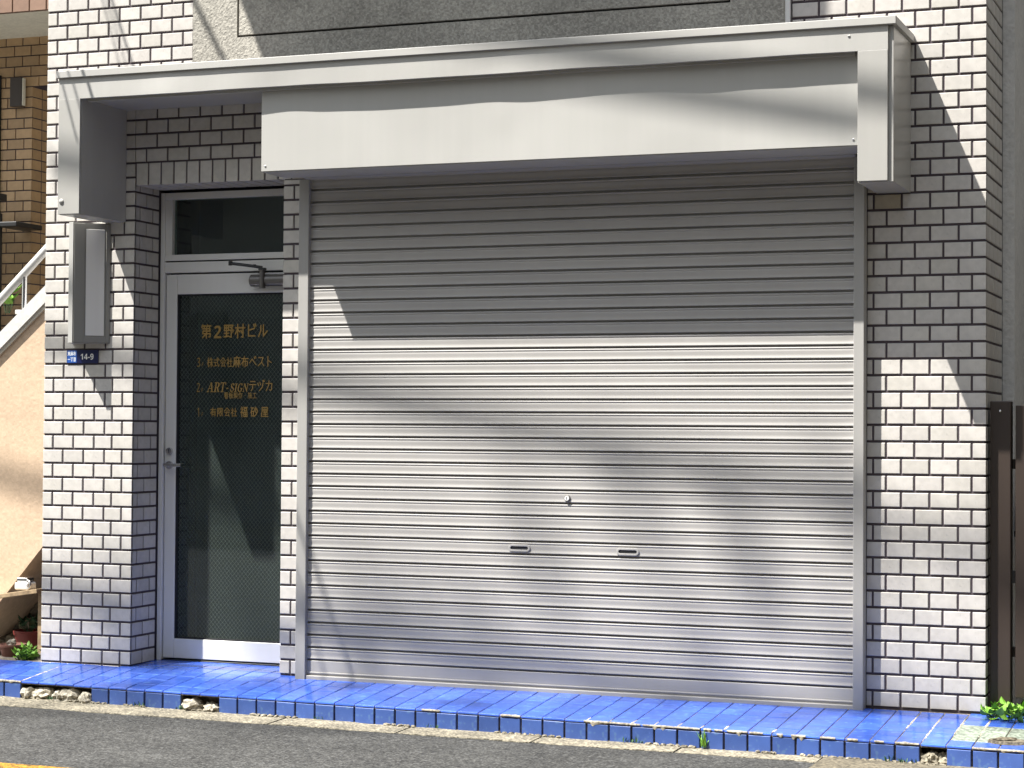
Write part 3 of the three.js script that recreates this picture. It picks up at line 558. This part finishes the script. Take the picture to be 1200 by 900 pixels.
// ---------------------------------------------------------------- glass door
{
  const g = thing('glass_door', [-3.6, 0, -.26], 'aluminium framed wired glass door with gold lettering and a transom pane', 'door');
  const z0 = -.285, z1 = -.25;
  part(g, 'door_frame', [bx(-3.968, -3.945, .004, 2.262, -.30, -.235, .002), bx(-3.204, -3.180, .004, 2.262, -.30, -.235, .002), bx(-3.945, -3.204, 2.230, 2.262, -.30, -.238, .002), bx(-3.945, -3.204, 1.932, 1.961, -.30, -.238, .002),
    bx(-3.945, -3.909, 1.961, 2.230, -.29, -.243, .002), bx(-3.945, -3.204, 1.874, 1.925, -.30, -.240, .002)], M.alu);
  part(g, 'gasket', bx(-3.945, -3.204, 1.925, 1.932, -.30, -.25, 0), M.darkGap);
  part(g, 'sill', bx(-3.968, -3.18, -.03, .010, -.31, -.243, .002), M.steelDark);
  part(g, 'transom_pane', bx(-3.915, -3.20, 1.955, 2.236, -.272, -.267, 0), M.glass);
  const leaf = part(g, 'door_leaf', [bx(-3.941, -3.882, .016, 1.866, z0, z1, .003), bx(-3.268, -3.209, .016, 1.866, z0, z1, .003), bx(-3.882, -3.268, 1.770, 1.866, z0, z1 - .0005, .003), bx(-3.882, -3.268, .016, .110, z0, z1 - .0005, .003)], M.alu);
  part(leaf, 'bead', [bx(-3.8825, -3.8745, .110, 1.770, -.281, -.256, 0), bx(-3.8745, -3.27, .110, .117, -.281, -.256, 0), bx(-3.8745, -3.27, 1.763, 1.770, -.281, -.256, 0)], M.darkGap);
  const pane = part(g, 'pane', bx(-3.886, -3.262, .106, 1.774, -.271, -.265, 0), M.glass);
  const wires = [], pit = .0235, gx0 = -3.874, gx1 = -3.27, gy0 = .117, gy1 = 1.763, r = .0007;
  for (const s of [1, -1]) for (let c = -3; c < 3; c += pit) {
    // line y - gy0 = s * 1.15 * (x - gx0) + c
    const m = s * 1.15; let a = gx0, b = gx1, ya = gy0 + c, yb = gy0 + c + m * (gx1 - gx0);
    const clipY = (Y, lo) => { const xi = gx0 + (Y - gy0 - c) / m; if ((lo ? ya < Y : ya > Y)) { a = xi; ya = Y; } if ((lo ? yb < Y : yb > Y)) { b = xi; yb = Y; } };
    clipY(gy0, true); clipY(gy1, false);
    if (!(b > a + .002) || a < gx0 - 1e-6 || b > gx1 + 1e-6) continue;
    wires.push(tube([a, ya, -.2735], [b, yb, -.2735], r, 3));
  }
  part(pane, 'wire_mesh', wires, M.slab).userData.kind = 'stuff';
  // gold lettering
  const CW = 1024, CH = 1024, cv = document.createElement('canvas'); cv.width = CW; cv.height = CH;
  const c = cv.getContext('2d'), lx0 = -3.80, lx1 = -3.33, ly0 = 1.150, ly1 = 1.650;
  c.fillStyle = '#000'; c.fillRect(0, 0, CW, CH); c.strokeStyle = c.fillStyle = '#fff';
  const px = (x) => (x - lx0) / (lx1 - lx0) * CW, py = (y) => (ly1 - y) / (ly1 - ly0) * CH;
  const run = (ids, xa, xb, ya, yb, lw, fill = .88) => { const n = ids.length, w = (px(xb) - px(xa)) / n, h = py(yb) - py(ya); ids.forEach((id, i) => { if (id === '2') { c.font = 'bold ' + Math.round(h * 1.25) + 'px sans-serif'; c.textAlign = 'center'; c.textBaseline = 'alphabetic'; c.fillText('2', px(xa) + w * (i + .5), py(yb)); } else glyph(c, id, px(xa) + w * i + w * (1 - fill) / 2, py(ya), w * fill, h, lw); }); };
  const txt = (s, xa, xb, ya, yb, font) => { const h = py(yb) - py(ya); c.font = font.replace('$', Math.round(h * 1.36)); c.textAlign = 'left'; c.textBaseline = 'alphabetic'; const w = c.measureText(s).width || 1; c.save(); c.translate(px(xa), py(yb)); c.scale((px(xb) - px(xa)) / w, 1); c.fillText(s, 0, 0); c.restore(); };
  run(['dai', '2', 'no', 'mura', 'bi', 'ru'], -3.756, -3.390, 1.624, 1.556, 16, .86);
  txt('3', -3.776, -3.756, 1.464, 1.420, '$px sans-serif'); txt('F', -3.752, -3.742, 1.440, 1.421, 'italic $px sans-serif'); run(['kabu', 'shiki', 'kai', 'sha'], -3.722, -3.580, 1.464, 1.417, 8.5); run(['asa', 'fu', 'be', 'su', 'to'], -3.580, -3.364, 1.470, 1.417, 11.5);
  txt('2', -3.777, -3.757, 1.343, 1.298, '$px sans-serif'); txt('F', -3.753, -3.743, 1.318, 1.299, 'italic $px sans-serif'); txt('ART', -3.721, -3.622, 1.346, 1.297, 'italic bold $px serif'); txt('-', -3.614, -3.602, 1.342, 1.300, 'bold $px serif'); txt('SIGN', -3.596, -3.498, 1.340, 1.299, 'italic bold $px serif'); run(['te', 'zu', 'ka'], -3.494, -3.362, 1.354, 1.301, 11);
  run(['kan', 'ban', 'sei', 'saku', 'dot', 'shi', 'kou'], -3.627, -3.448, 1.297, 1.266, 6);
  txt('1', -3.773, -3.755, 1.223, 1.180, '$px sans-serif'); txt('F', -3.751, -3.741, 1.200, 1.181, 'italic $px sans-serif'); run(['yuu', 'gen', 'kai', 'sha'], -3.703, -3.553, 1.223, 1.180, 8.5); run(['fuku', 'sa', 'ya'], -3.546, -3.379, 1.228, 1.179, 11.5, .68);
  const lt = new THREE.CanvasTexture(cv); lt.magFilter = THREE.LinearFilter;
  const pl = new THREE.PlaneGeometry(lx1 - lx0, ly1 - ly0); pl.translate((lx0 + lx1) / 2, (ly0 + ly1) / 2, -.2615);
  const gm = M.gold.clone(); gm.alphaMap = lt; gm.transparent = true;
  part(pane, 'lettering', flat(pl), gm);
  // lock, lever, closer
  const cyl = new THREE.CylinderGeometry(.0165, .018, .012, 22); cyl.rotateX(Math.PI / 2); cyl.translate(-3.914, 1.012, -.244);
  const lk = part(g, 'lock', flat(cyl), M.chrome); part(lk, 'keyhole', bx(-3.9155, -3.9125, 1.003, 1.021, -.2385, -.2375, 0), M.darkGap);
  const ros = new THREE.CylinderGeometry(.019, .020, .009, 22); ros.rotateX(Math.PI / 2); ros.translate(-3.914, .945, -.2455);
  part(g, 'handle', [flat(ros), tube([-3.914, .945, -.25], [-3.914, .945, -.205], .009, 12), bx(-3.923, -3.826, .9375, .9535, -.211, -.199, .004), bx(-3.834, -3.826, .9375, .9535, -.235, -.199, .003)], M.chrome);
  const body = []; const cb = new THREE.CylinderGeometry(.0285, .0285, .25, 22); cb.rotateZ(Math.PI / 2); cb.scale(1, 1.0, .85); cb.translate(-3.335, 1.826, -.222); body.push(flat(cb));
  const ce = new THREE.SphereGeometry(.0285, 18, 12); ce.scale(.42, 1, .85); ce.translate(-3.46, 1.826, -.222); body.push(flat(ce));
  const clo = part(g, 'door_closer', [...body, tube([-3.395, 1.79, -.203], [-3.395, 1.876, -.203], .0135, 14), tube([-3.395, 1.788, -.203], [-3.395, 1.798, -.203], .016, 14)], M.closer);
  part(clo, 'closer_arm', [bx(-3.41, -3.378, 1.872, 1.884, -.216, -.188, .003), path([[-3.395, 1.885, -.203], [-3.43, 1.891, -.19], [-3.545, 1.906, -.165]], .0075, 8, 10), tube([-3.545, 1.896, -.165], [-3.545, 1.916, -.165], .010, 10), tube([-3.43, 1.885, -.19], [-3.43, 1.90, -.19], .008, 10)], M.steelDark);
}

// ---------------------------------------------------------------- wedge sign and address plate on the left pier
{
  const g = thing('wall_sign', [-4.2, 1.52, 0], 'narrow grey wedge-shaped blank sign box on the tiled pier under the canopy bracket', 'sign');
  const y0 = 1.523, y1 = 2.094, A = [-4.305, .001], B = [-4.244, .13], C = [-4.222, .13], D = [-4.100, .001];
  const pr = (pts) => { const q = []; for (let i = 0; i < pts.length; i++) { const a = pts[i], b = pts[(i + 1) % pts.length]; q.push([[a[0], y0, a[1]], [b[0], y0, b[1]], [b[0], y1, b[1]], [a[0], y1, a[1]]]); } q.push(pts.map((p) => [p[0], y1, p[1]])); q.push(pts.slice().reverse().map((p) => [p[0], y0, p[1]])); return quadMesh(q); };
  part(g, 'case', pr([A, D, C, B].reverse()), M.signGrey);
  part(g, 'front_strip', bx(-4.2455, -4.2215, y0, y1, .1285, .1335, .001), M.sign);
  const dx = D[0] - C[0], dz = D[1] - C[1], len = Math.hypot(dx, dz), ang = Math.atan2(-dz, dx);
  const pane = (s0, s1, ya, yb, t0, t1) => { const b = bx(s0 * len, s1 * len, ya, yb, t0, t1, .0015); b.rotateY(ang); b.translate(C[0], 0, C[1]); return b; };
  part(g, 'edge_strip', [pane(.02, .30, y0 + .004, y1 - .004, -.004, .0035), pane(.88, .985, y0 + .004, y1 - .004, -.004, .0045), pane(.30, .88, y0 + .004, y0 + .030, -.004, .0035)], M.signGrey);
  part(g, 'panel', pane(.34, .84, y0 + .036, y1 - .03, -.004, .0015), M.alu);
}
{
  const cv = document.createElement('canvas'); cv.width = 512; cv.height = 192; const c = cv.getContext('2d');
  c.fillStyle = '#141c4a'; c.fillRect(0, 0, 512, 192); c.fillStyle = '#2c5aa8'; c.fillRect(8, 8, 152, 176);
  c.strokeStyle = c.fillStyle = '#f4f4f0';
  ['east', 'asa', 'fu'].forEach((id, i) => glyph(c, id, 14 + i * 47, 18, 44, 62, 7)); ['ichi', 'chou', 'me'].forEach((id, i) => glyph(c, id, 14 + i * 47, 104, 44, 62, 9));
  c.font = 'bold 122px sans-serif'; c.textAlign = 'center'; c.textBaseline = 'middle'; c.save(); c.translate(332, 98); c.scale(.92, 1); c.fillText('14-9', 0, 0); c.restore();
  const t = new THREE.CanvasTexture(cv); t.colorSpace = THREE.SRGBColorSpace; t.magFilter = THREE.LinearFilter;
  const g = thing('address_plate', [-4.247, 1.43, 0], 'small navy blue address plate reading 14-9 on the tiled pier', 'plate');
  part(g, 'plate', bx(-4.335, -4.159, 1.430, 1.494, .001, .005, .001), std({ color: L(.01, .014, .06), roughness: .35 }));
  const p = new THREE.PlaneGeometry(.174, .062); p.translate(-4.247, 1.462, .0056);
  part(g, 'lettering', flat(p), std({ map: t, roughness: .35 }));
}

// ---------------------------------------------------------------- neighbour on the left: brown tiled house and stair
{
  const g = thing('brick_house', [-6.4, 0, -4], 'brown tiled house set back behind the beige stair', 'building');
  part(g, 'wall', [bx(-10, -5.93, -.15, 9, -8, -2.016, 0), bx(-5.93, -4.9, -.15, 9, -8, -2.55, 0)], M.brick[1]);
  part(g, 'core', bx(-6.36, -5.922, 1.10, 3.475, -2.5, -2.006, 0), M.grout);
  const RY = .0626, RX = .118;
  for (let i = 0; i < 62; i++) {
    const y = -.02 + i * RY, A = i & 1;
    if (y > 3.47) break;
    const beam = y > 3.13, xR = beam ? -5.70 : -5.92;
    if (y < .9 && i % 1) continue;
    for (let x = xR - (A ? .054 : .112), first = true; x > -6.30 - (beam ? 0 : 0); x -= RX, first = false) {
      if (y < 1.2) continue;
      place(g, 'tile', tileGeo((first ? (A ? .054 : .112) : RX - .007), RY - .007, .01, .0015, i % 3), M.brick[Math.floor(rnd() * 3)], x + (first ? (A ? .027 : .056) : (RX - .007) / 2), y + RY / 2, -2 + rr(-.001, .001));
    }
    if (!beam && y > 1.2) { const s = tileGeo(.10, RY - .007, .01, .0015, i % 3); place(g, 'tile', s, M.brick[(i + 1) % 3], -5.92, y + RY / 2, -2.052, 0, Math.PI / 2); place(g, 'tile', tileGeo(.10, RY - .007, .01, .0015, (i + 1) % 3), M.brick[i % 3], -5.92, y + RY / 2, -2.16, 0, Math.PI / 2); }
  }
  part(g, 'slab', bx(-9, -5.2, 3.472, 3.62, -2.6, -1.382, .004), M.slab);
  part(g, 'parapet', bx(-9, -5.2, 3.475, 4.6, -1.6, -1.378, 0), M.header);
  for (let k = 0; k < 12; k++) place(g, 'tile', tileGeo(.106, .105, .01, .0015, k % 4), M.header, -6.25 + k * .113, 3.531, -1.369);
  part(g, 'doorway', [bx(-6.9, -6.155, 1.0, 3.24, -2.0, -1.994, .001), bx(-6.16, -6.14, 1.0, 3.25, -2.0, -1.985, .002)], M.darkGap);
  const lamp = thing('wall_lamp', [-6.0, 3.05, -2], 'dark brown box-shaped lamp on the brown tiled wall', 'lamp');
  part(lamp, 'body', bx(-6.05, -5.968, 3.05, 3.225, -1.99, -1.955, .004), M.brown);
  part(lamp, 'side_panel', bx(-5.9675, -5.958, 3.055, 3.22, -1.985, -1.96, .002), M.slab);
  const rail = thing('porch_railing', [-6.1, 1.7, -1.85], 'dark grey metal porch railing in front of the brown tiled wall', 'railing');
  part(rail, 'handrail', [bx(-7.2, -5.95, 2.46, 2.50, -1.80, -1.72, .004), bx(-7.2, -5.98, 2.38, 2.405, -1.78, -1.74, .003)], M.steelDark);
  part(rail, 'bracket', bx(-5.97, -5.83, 2.30, 2.33, -1.99, -1.72, .006), M.steelDark);
  for (const x of [-6.0, -6.35, -6.7]) part(rail, 'post', bx(x - .03, x + .03, 1.2, 2.385, -1.785, -1.735, .003), M.steelDark);
  for (let k = 0; k < 5; k++) part(rail, 'baluster', bx(-6.17 - k * .09, -6.15 - k * .09, 1.25, 2.385, -1.77, -1.75, .002), M.closer);
}
{
  const g = thing('stair', [-5.2, -.1, -.8], 'beige plastered outdoor stair with a white coping rising behind the tiled pier', 'stairs');
  const up = (x) => 1.505 + .87 * (x + 4.965), lo = (x) => .241 + 1.14 * (x + 4.947);
  const s = new THREE.Shape(); s.moveTo(-6.8, -.14); s.lineTo(-5.28, -.14); s.lineTo(-4.472, lo(-4.472)); s.lineTo(-4.472, up(-4.472)); s.lineTo(-6.8, up(-6.8));
  const e = new THREE.ExtrudeGeometry(s, { depth: .09, bevelEnabled: false }); e.translate(0, 0, -.44);
  part(g, 'side_wall', muv(flat(e)), M.beige);
  const slanted = (x0, x1, f, t, za, zb) => quadMesh([[[x0, f(x0), zb], [x1, f(x1), zb], [x1, f(x1) + t, zb], [x0, f(x0) + t, zb]], [[x0, f(x0) + t, zb], [x1, f(x1) + t, zb], [x1, f(x1) + t, za], [x0, f(x0) + t, za]], [[x0, f(x0), za], [x1, f(x1), za], [x1, f(x1), zb], [x0, f(x0), zb]], [[x1, f(x1), za], [x0, f(x0), za], [x0, f(x0) + t, za], [x1, f(x1) + t, za]], [[x1, f(x1), zb], [x1, f(x1), za], [x1, f(x1) + t, za], [x1, f(x1) + t, zb]], [[x0, f(x0), za], [x0, f(x0), zb], [x0, f(x0) + t, zb], [x0, f(x0) + t, za]]]);
  part(g, 'coping', slanted(-6.8, -4.472, (x) => up(x), .085, -.53, -.325), M.capWhite);
  part(g, 'drip_edge', slanted(-6.8, -4.472, (x) => up(x) - .022, .021, -.44, -.338), M.slab);
  part(g, 'soffit', slanted(-5.24, -4.472, (x) => lo(x), .12, -1.35, -.44), M.beige);
  for (let k = 0; k < 9; k++) { const x0 = -6.55 + k * .23; part(g, 'step', bx(x0, x0 + .25, -.1 + k * .19, .08 + k * .19, -1.35, -.53, .004), M.concrete); }
  const hr = (x) => 1.774 + .919 * (x + 4.969);
  const rl = part(g, 'handrail', tube([-6.6, hr(-6.6), -.36], [-4.472, hr(-4.472), -.36], .021, 14), M.capWhite);
  for (const x of [-4.83, -5.45, -6.05]) { part(rl, 'baluster', tube([x, up(x) + .08, -.36], [x, hr(x), -.36], .013, 12), M.chrome); part(rl, 'foot_plate', bx(x - .035, x + .035, up(x) + .07, up(x) + .092, -.39, -.33, .003), M.capWhite); }
}
{ // things kept under the stair
  const w = thing('brick_wall', [-5.2, -.1, -1.4], 'low brown tiled wall in the shade under the stair', 'wall');
  part(w, 'core', bx(-7, -4.472, -.15, 1.4, -1.6, -1.362, 0), M.grout);
  for (let i = 0; i < 14; i++) for (let x = -5.75 + (i & 1 ? .11 : 0), n = 0; n < 5; n++, x += .22) place(w, 'tile', tileGeo(.212, .075, .01, .002, n % 4), M.brick[Math.floor(rnd() * 3)], x, -.05 + i * .083, -1.355);
  const sh1 = thing('plank_shelf', [-4.76, 0, -.27], 'pale wooden plank shelf standing under the stair by the pier', 'shelf');
  const pk = bx(-.19, .15, -.011, .011, -.335, -.205, .003); pk.rotateZ(.15); part(sh1, 'board', pk.translate(-4.78, .292, 0), M.wood);
  part(sh1, 'leg', bx(-4.668, -4.640, -.03, .300, -.300, -.270, .003), M.wood); part(sh1, 'leg', bx(-4.955, -4.930, -.03, .255, -.300, -.270, .003), M.wood);
  const mb = thing('metal_box', [-4.74, .31, -.27], 'small shiny metal box standing on the pale plank shelf', 'box');
  part(mb, 'body', bx(-4.785, -4.705, .312, .352, -.315, -.235, .010), M.alu); part(mb, 'lid', bx(-4.78, -4.715, .353, .375, -.31, -.245, .010), M.chrome);
  part(mb, 'handle', path([[-4.708, .318, -.235], [-4.688, .33, -.23], [-4.688, .355, -.23], [-4.71, .366, -.24]], .005, 8, 16), M.chrome);
  const heap = thing('rock_heap', [-5.0, -.05, -.68], 'dark mossy rocks heaped under the stair behind the flower pots', 'rocks');
  for (let k = 0; k < 24; k++) part(heap, 'rock', lump(-5.16 + (k % 8) * .055 + rr(-.02, .02), .01 + Math.floor(k / 8) * .075, -.68 + rr(-.05, .05) - Math.floor(k / 8) * .03, rr(.035, .055), rr(.035, .05), .045, k + 11, 2), M.rock[k % 3]);
  const pot = (name, label, x, z, r, h, m, mSoil) => { const t = thing(name, [x, -.03, z], label, 'flower pot'); const lat = new THREE.LatheGeometry([[.001, 0], [r * .72, 0], [r * .95, h * .82], [r, h * .82], [r * 1.04, h], [r * .93, h], [r * .9, h * .86], [.001, h * .86]].map((q) => new THREE.Vector2(...q)), 24); lat.translate(x, -.03, z); part(t, 'pot', muv(flat(lat)), m); return t; };
  pot('flower_pot', 'brown terracotta flower pot at the far left of the blue step', -4.735, -.16, .066, .085, M.terracotta);
  pot('flower_pot', 'dark red flower pot behind the bright green plant', -4.845, -.47, .085, .12, M.red);
  const blossom = thing('pale_stone', [-4.73, .04, -.16], 'pale round stone lying in the terracotta pot', 'stone'); part(blossom, 'stone', lump(-4.735, .062, -.15, .022, .017, .022, 3, 2), M.white);
}
function leafGeo(len, wid, bend) {
  const q = [], N = 4, w = [0, .8, 1, .7, .02], pts = [];
  for (let i = 0; i <= N; i++) { const t = i / N; pts.push([wid * w[i] / 2, len * t, bend * len * t * t]); }
  for (let i = 0; i < N; i++) { const [a, b, c] = pts[i], [d, e, f] = pts[i + 1]; q.push([[0, b, c], [a, b, c + a * .3], [d, e, f + d * .3], [0, e, f]], [[-a, b, c + a * .3], [0, b, c], [0, e, f], [-d, e, f + d * .3]]); }
  return quadMesh(q);
}
function plant(name, label, cx, cy, cz, n, R, Hh, len, mat, category = 'plant') {
  const t = thing(name, [cx, cy, cz], label, category), stems = [], leaves = [];
  for (let i = 0; i < n; i++) {
    const a = rnd() * 6.283, rad = Math.sqrt(rnd()) * R, h = Hh * (.35 + .65 * rnd()) * (1 - .4 * rad / R);
    const x = cx + Math.cos(a) * rad, z = cz + Math.sin(a) * rad, y = cy + h;
    stems.push(tube([cx + Math.cos(a) * rad * .4, cy, cz + Math.sin(a) * rad * .4], [x, y, z], .0018, 4));
    const l = leafGeo(len * rr(.7, 1.2), len * rr(.55, .75), rr(-.4, -.1)); l.rotateX(rr(.9, 1.5)); l.rotateY(rnd() * 6.283); l.rotateZ(rr(-.35, .35)); l.translate(x, y, z); leaves.push(l);
  }
  part(t, 'stem', stems, M.leafDark); part(t, 'foliage', leaves, mat); return t;
}
plant('leafy_plant', 'bright green leafy plant beside the terracotta pot at the pier foot', -4.60, -.03, -.085, 110, .065, .10, .026, M.leaf);
plant('leafy_weed', 'bright green weed growing at the foot of the dark brown gate post', .10, -.035, .03, 80, .11, .095, .046, M.leaf);
plant('leafy_weed', 'bright green weed at the far right edge of the step', .205, -.03, -.02, 40, .06, .10, .042, M.leaf);
plant('leafy_plant', 'dark leafy plant growing out of the dark red flower pot', -4.845, .08, -.47, 20, .07, .09, .045, M.leafDark);
plant('climbing_plant', 'dark green climbing plant hanging by the porch railing', -6.14, 1.35, -1.62, 90, .10, 1.05, .085, M.leafDark);
plant('leafy_plant', 'single pale green plant behind the white stair coping', -5.45, 1.75, -1.1, 7, .04, .16, .09, M.leaf);
{
  const tuft = (x, y, z, n, h, s) => { const l = []; for (let i = 0; i < n; i++) { const b = leafGeo(h * rr(.5, 1.1), .006, rr(.1, .7)); b.rotateX(rr(-.3, .3)); b.rotateY(rnd() * 6.283); b.translate(x + rr(-s, s), y, z + rr(-s, s) * .4); l.push(b); } return l; };
  const xs = colX(14.15); const gA = tuft(xs, -.118, zf(xs) + .012, 20, .075, .012);
  solo('grass_tuft', gA, M.leaf, 'tuft of green grass growing from the crack at the step front', 'grass');
  const small = [];
  for (const [x, n, h] of [[colX(11), 8, .03], [-4.12, 12, .02], [-3.42, 16, .02], [-3.66, 14, .022], [-2.75, 10, .018], [colX(22), 10, .025], [-.2, 16, .02], [-1.3, 8, .015], [-2.2, 8, .018]]) small.push(...tuft(x, -.119, zf(x) + .012, n, h, .035));
  solo('moss', small, M.leafDark, 'low moss and small weeds along the foot of the step', 'moss', null, 'stuff');
}
// ---------------------------------------------------------------- right: gate and grey neighbour
{
  const g = thing('metal_gate', [.45, -.05, -.06], 'dark brown metal gate closing the alley right of the tiled pier', 'gate');
  const post = part(g, 'post', bx(.010, .092, -.06, 1.255, -.115, -.045, .004), M.brown);
  const b = new THREE.SphereGeometry(.006, 10, 8); b.translate(.050, 1.215, -.044); part(post, 'bolt', flat(b), M.chrome);
  for (let k = 0; k < 9; k++) part(g, 'slat', bx(.109 + k * .082, .147 + k * .082, .06, 1.238, -.10, -.060, .003), M.brown);
  part(g, 'crossbar', bx(.092, .86, .98, 1.02, -.125, -.1, .002), M.brown); part(g, 'crossbar', bx(.092, .86, .22, .26, -.125, -.1, .002), M.brown);
  part(g, 'hinge', bx(.090, .111, .52, .57, -.10, -.07, .002), M.steelDark);
}
{
  const g = thing('grey_building', [1, 0, -3], 'grey concrete neighbour building across the narrow alley on the right', 'building');
  part(g, 'corner_column', bx(-.10, .050, -.15, 8, -1.0, -.505, .004), M.paleConcrete);
  part(g, 'wall', [bx(-.02, 4, 1.86, 8, -3.2, -1.35, 0), bx(.05, .10, -.15, 8, -2.9, -1.0, 0)], M.paleConcrete);
  part(g, 'side_wing', bx(1.05, 7, -.15, 9, -8, -.1, 0), M.wing);
  part(g, 'shutter_case', bx(-.03, 1.2, 1.81, 2.10, -1.34, -1.10, .006), std({ color: L(.21, .235, .29), map: T.paint, roughness: .5 }));
  part(g, 'doorway', bx(.04, 4, -.15, 1.86, -3.2, -2.9, 0), M.brown);
  const bxn = thing('crate', [.3, .6, -.5], 'beige box kept behind the dark brown gate', 'box'); part(bxn, 'body', bx(.10, .32, .72, .84, -.62, -.42, .006), M.wood); part(bxn, 'shelf', bx(.06, .6, .69, .715, -.66, -.40, .003), M.steelDark); part(bxn, 'leg', bx(.14, .17, -.14, .69, -.6, -.57, .002), M.steelDark);
}

// ---------------------------------------------------------------- across the street (seen only in the glass) and overhead cables
{
  const g = thing('street_building', [0, 0, 16], 'plain grey row of buildings across the street', 'building');
  part(g, 'wall', [bx(-22, -7, -.15, 8.5, 13, 22, 0), bx(-6.8, 5, -.15, 7.4, 12.6, 22, 0), bx(5.2, 24, -.15, 22, 13.2, 22, 0)], M.concrete);
  part(g, 'end_wall', bx(13, 30, -.15, 28, -8, 12.8, 0), M.wing);
  for (let x = -20; x < 22; x += 2.6) for (let y = 1; y < 5; y += 3) part(g, 'window', bx(x, x + 1.5, y, y + 1.5, 12.4, 12.55, .01), M.steelDark);
  solo('pavement', bx(-60, 60, -.15, -.02, 9.6, 13.4, .02), M.tan, 'pavement along the far side of the street', 'pavement', null, 'structure');
}
{
  const S = [-1.0, 2.39, 1.0];
  function cable(A, B, tA, tB, e0, e1, r, label, sag = 0, twin = 0) {
    const a = A.map((v, i) => v + tA * S[i]), b = B.map((v, i) => v + tB * S[i]);
    const at = (s) => a.map((v, i) => v + (b[i] - v) * s);
    const lines = [];
    for (let k = 0; k <= twin; k++) { const pts = []; for (let i = 0; i <= 8; i++) { const s = e0 + (e1 - e0) * i / 8, q = at(s); q[1] += k * .06 - sag * 4 * (i / 8) * (1 - i / 8); q[2] += k * .035; pts.push(q); } lines.push(path(pts, r * (k ? .7 : 1), 8, 40)); }
    solo('overhead_cable', lines, M.cable, label, 'cable');
  }
  for (let k = 0; k < 3; k++) cable([-2.88, 1.308 + (k - 1) * .062, .04], [-.529, .833 + (k - 1) * .085, .04], 3.2 + .05 * k, 3.55 - .05 * k, -5, 6, [.009, .013, .009][k], ['upper', 'middle', 'lower'][k] + ' black cable of the middle line of cables above the street');
  for (let k = 0; k < 2; k++) cable([-4.411, .40 - k * .075, 0], [-1.555, .075 - k * .06, .04], 3.4 + .06 * k, 3.5, -4, 5, [.017, .014][k], ['upper', 'lower'][k] + ' black cable of the outermost line of cables above the street');
  cable([-.994, 2.464, .35], [-.46, 2.36, .35], 2.5, 2.52, -7.1, 20, .027, 'thick black cable running above the street, nearest to the facade');
  cable([-4.109, 3.167, 0], [-3.992, 2.853, 0], .85, .86, -2.5, 5.4, .008, 'service wire reaching the tiled wall at its top left');
  cable([-4.161, 3.17, 0], [-4.063, 2.857, 0], 1.0, 1.01, -2.5, 5.4, .005, 'thin service wire beside the tiled wall');
  cable([-4.135, 3.17, 0], [-4.030, 2.857, 0], 1.1, 1.11, -2.5, 5.4, .005, 'second thin service wire beside the tiled wall');
  cable([-3.663, 3.135, 0], [-3.5, 2.844, 0], 1.25, 1.26, -2.2, 2.2, .014, 'service wire reaching the sprayed concrete panel');
  cable([-3.014, .592, .04], [-2.795, .016, .04], 1.75, 1.6, -.3, 1.4, .009, 'service wire sloping in front of the shutter');
  cable([-3.03, .36, .04], [-2.93, .016, .04], 1.75, 1.6, -.3, 1.4, .007, 'thin service wire sloping in front of the shutter');
}
{ // tall street tree on the far pavement: its loose crown dapples the foot of the shop front
  const t = thing('street_tree', [-18.5, -.02, 10.6], 'tall street tree with a loose crown on the far pavement', 'tree');
  const limbs = [path([[-18.5, -.1, 10.6], [-18.2, 8, 10.7], [-17.6, 15, 10.5], [-16.6, 21, 10.4]], .22, 10, 24), path([[-18, 11, 10.6], [-16.6, 17.5, 10.3], [-14.5, 22.6, 10.1]], .05, 8, 24)];
  for (let k = 0; k < 16; k++) { const a = -14.6 + rr(-1, 1), X = rr(-6, 1.5), Y = rr(-.7, .6), q = rr(9.4, 11.2); limbs.push(path([[a, 22.2 + rr(-1, 1), 10.2], [(a + X - q) / 2, 23.2 + rr(-.4, .6), 10.3], [X - q, Y + 2.39 * q, q]], .010, 5, 14)); }
  part(t, 'trunk', limbs, M.wood);
  const base = leafGeo(.26, .17, -.2), leaves = [];
  for (let i = 0; i < 1300; i++) {
    const X = rr(-6.2, 2.0), Y = rr(-1.4, 1.15), q = rr(9.2, 11.4);
    const d = (.05 + .16 * sst(-.9, -.1, Y)) * (1 - sst(-.15, .75, Y)) * clamp(.75 + .5 * vnoise(X * 1.3 + 9, Y * 1.9 + 4, 201));
    if (rnd() > d) continue;
    const l = base.clone(); l.rotateX(rr(-1.2, 1.2)); l.rotateY(rnd() * 6.283); l.translate(X - q, Y + 2.39 * q, q); leaves.push(l);
  }
  part(t, 'crown', leaves, M.leafDark);
}
renderer.render(scene, camera);
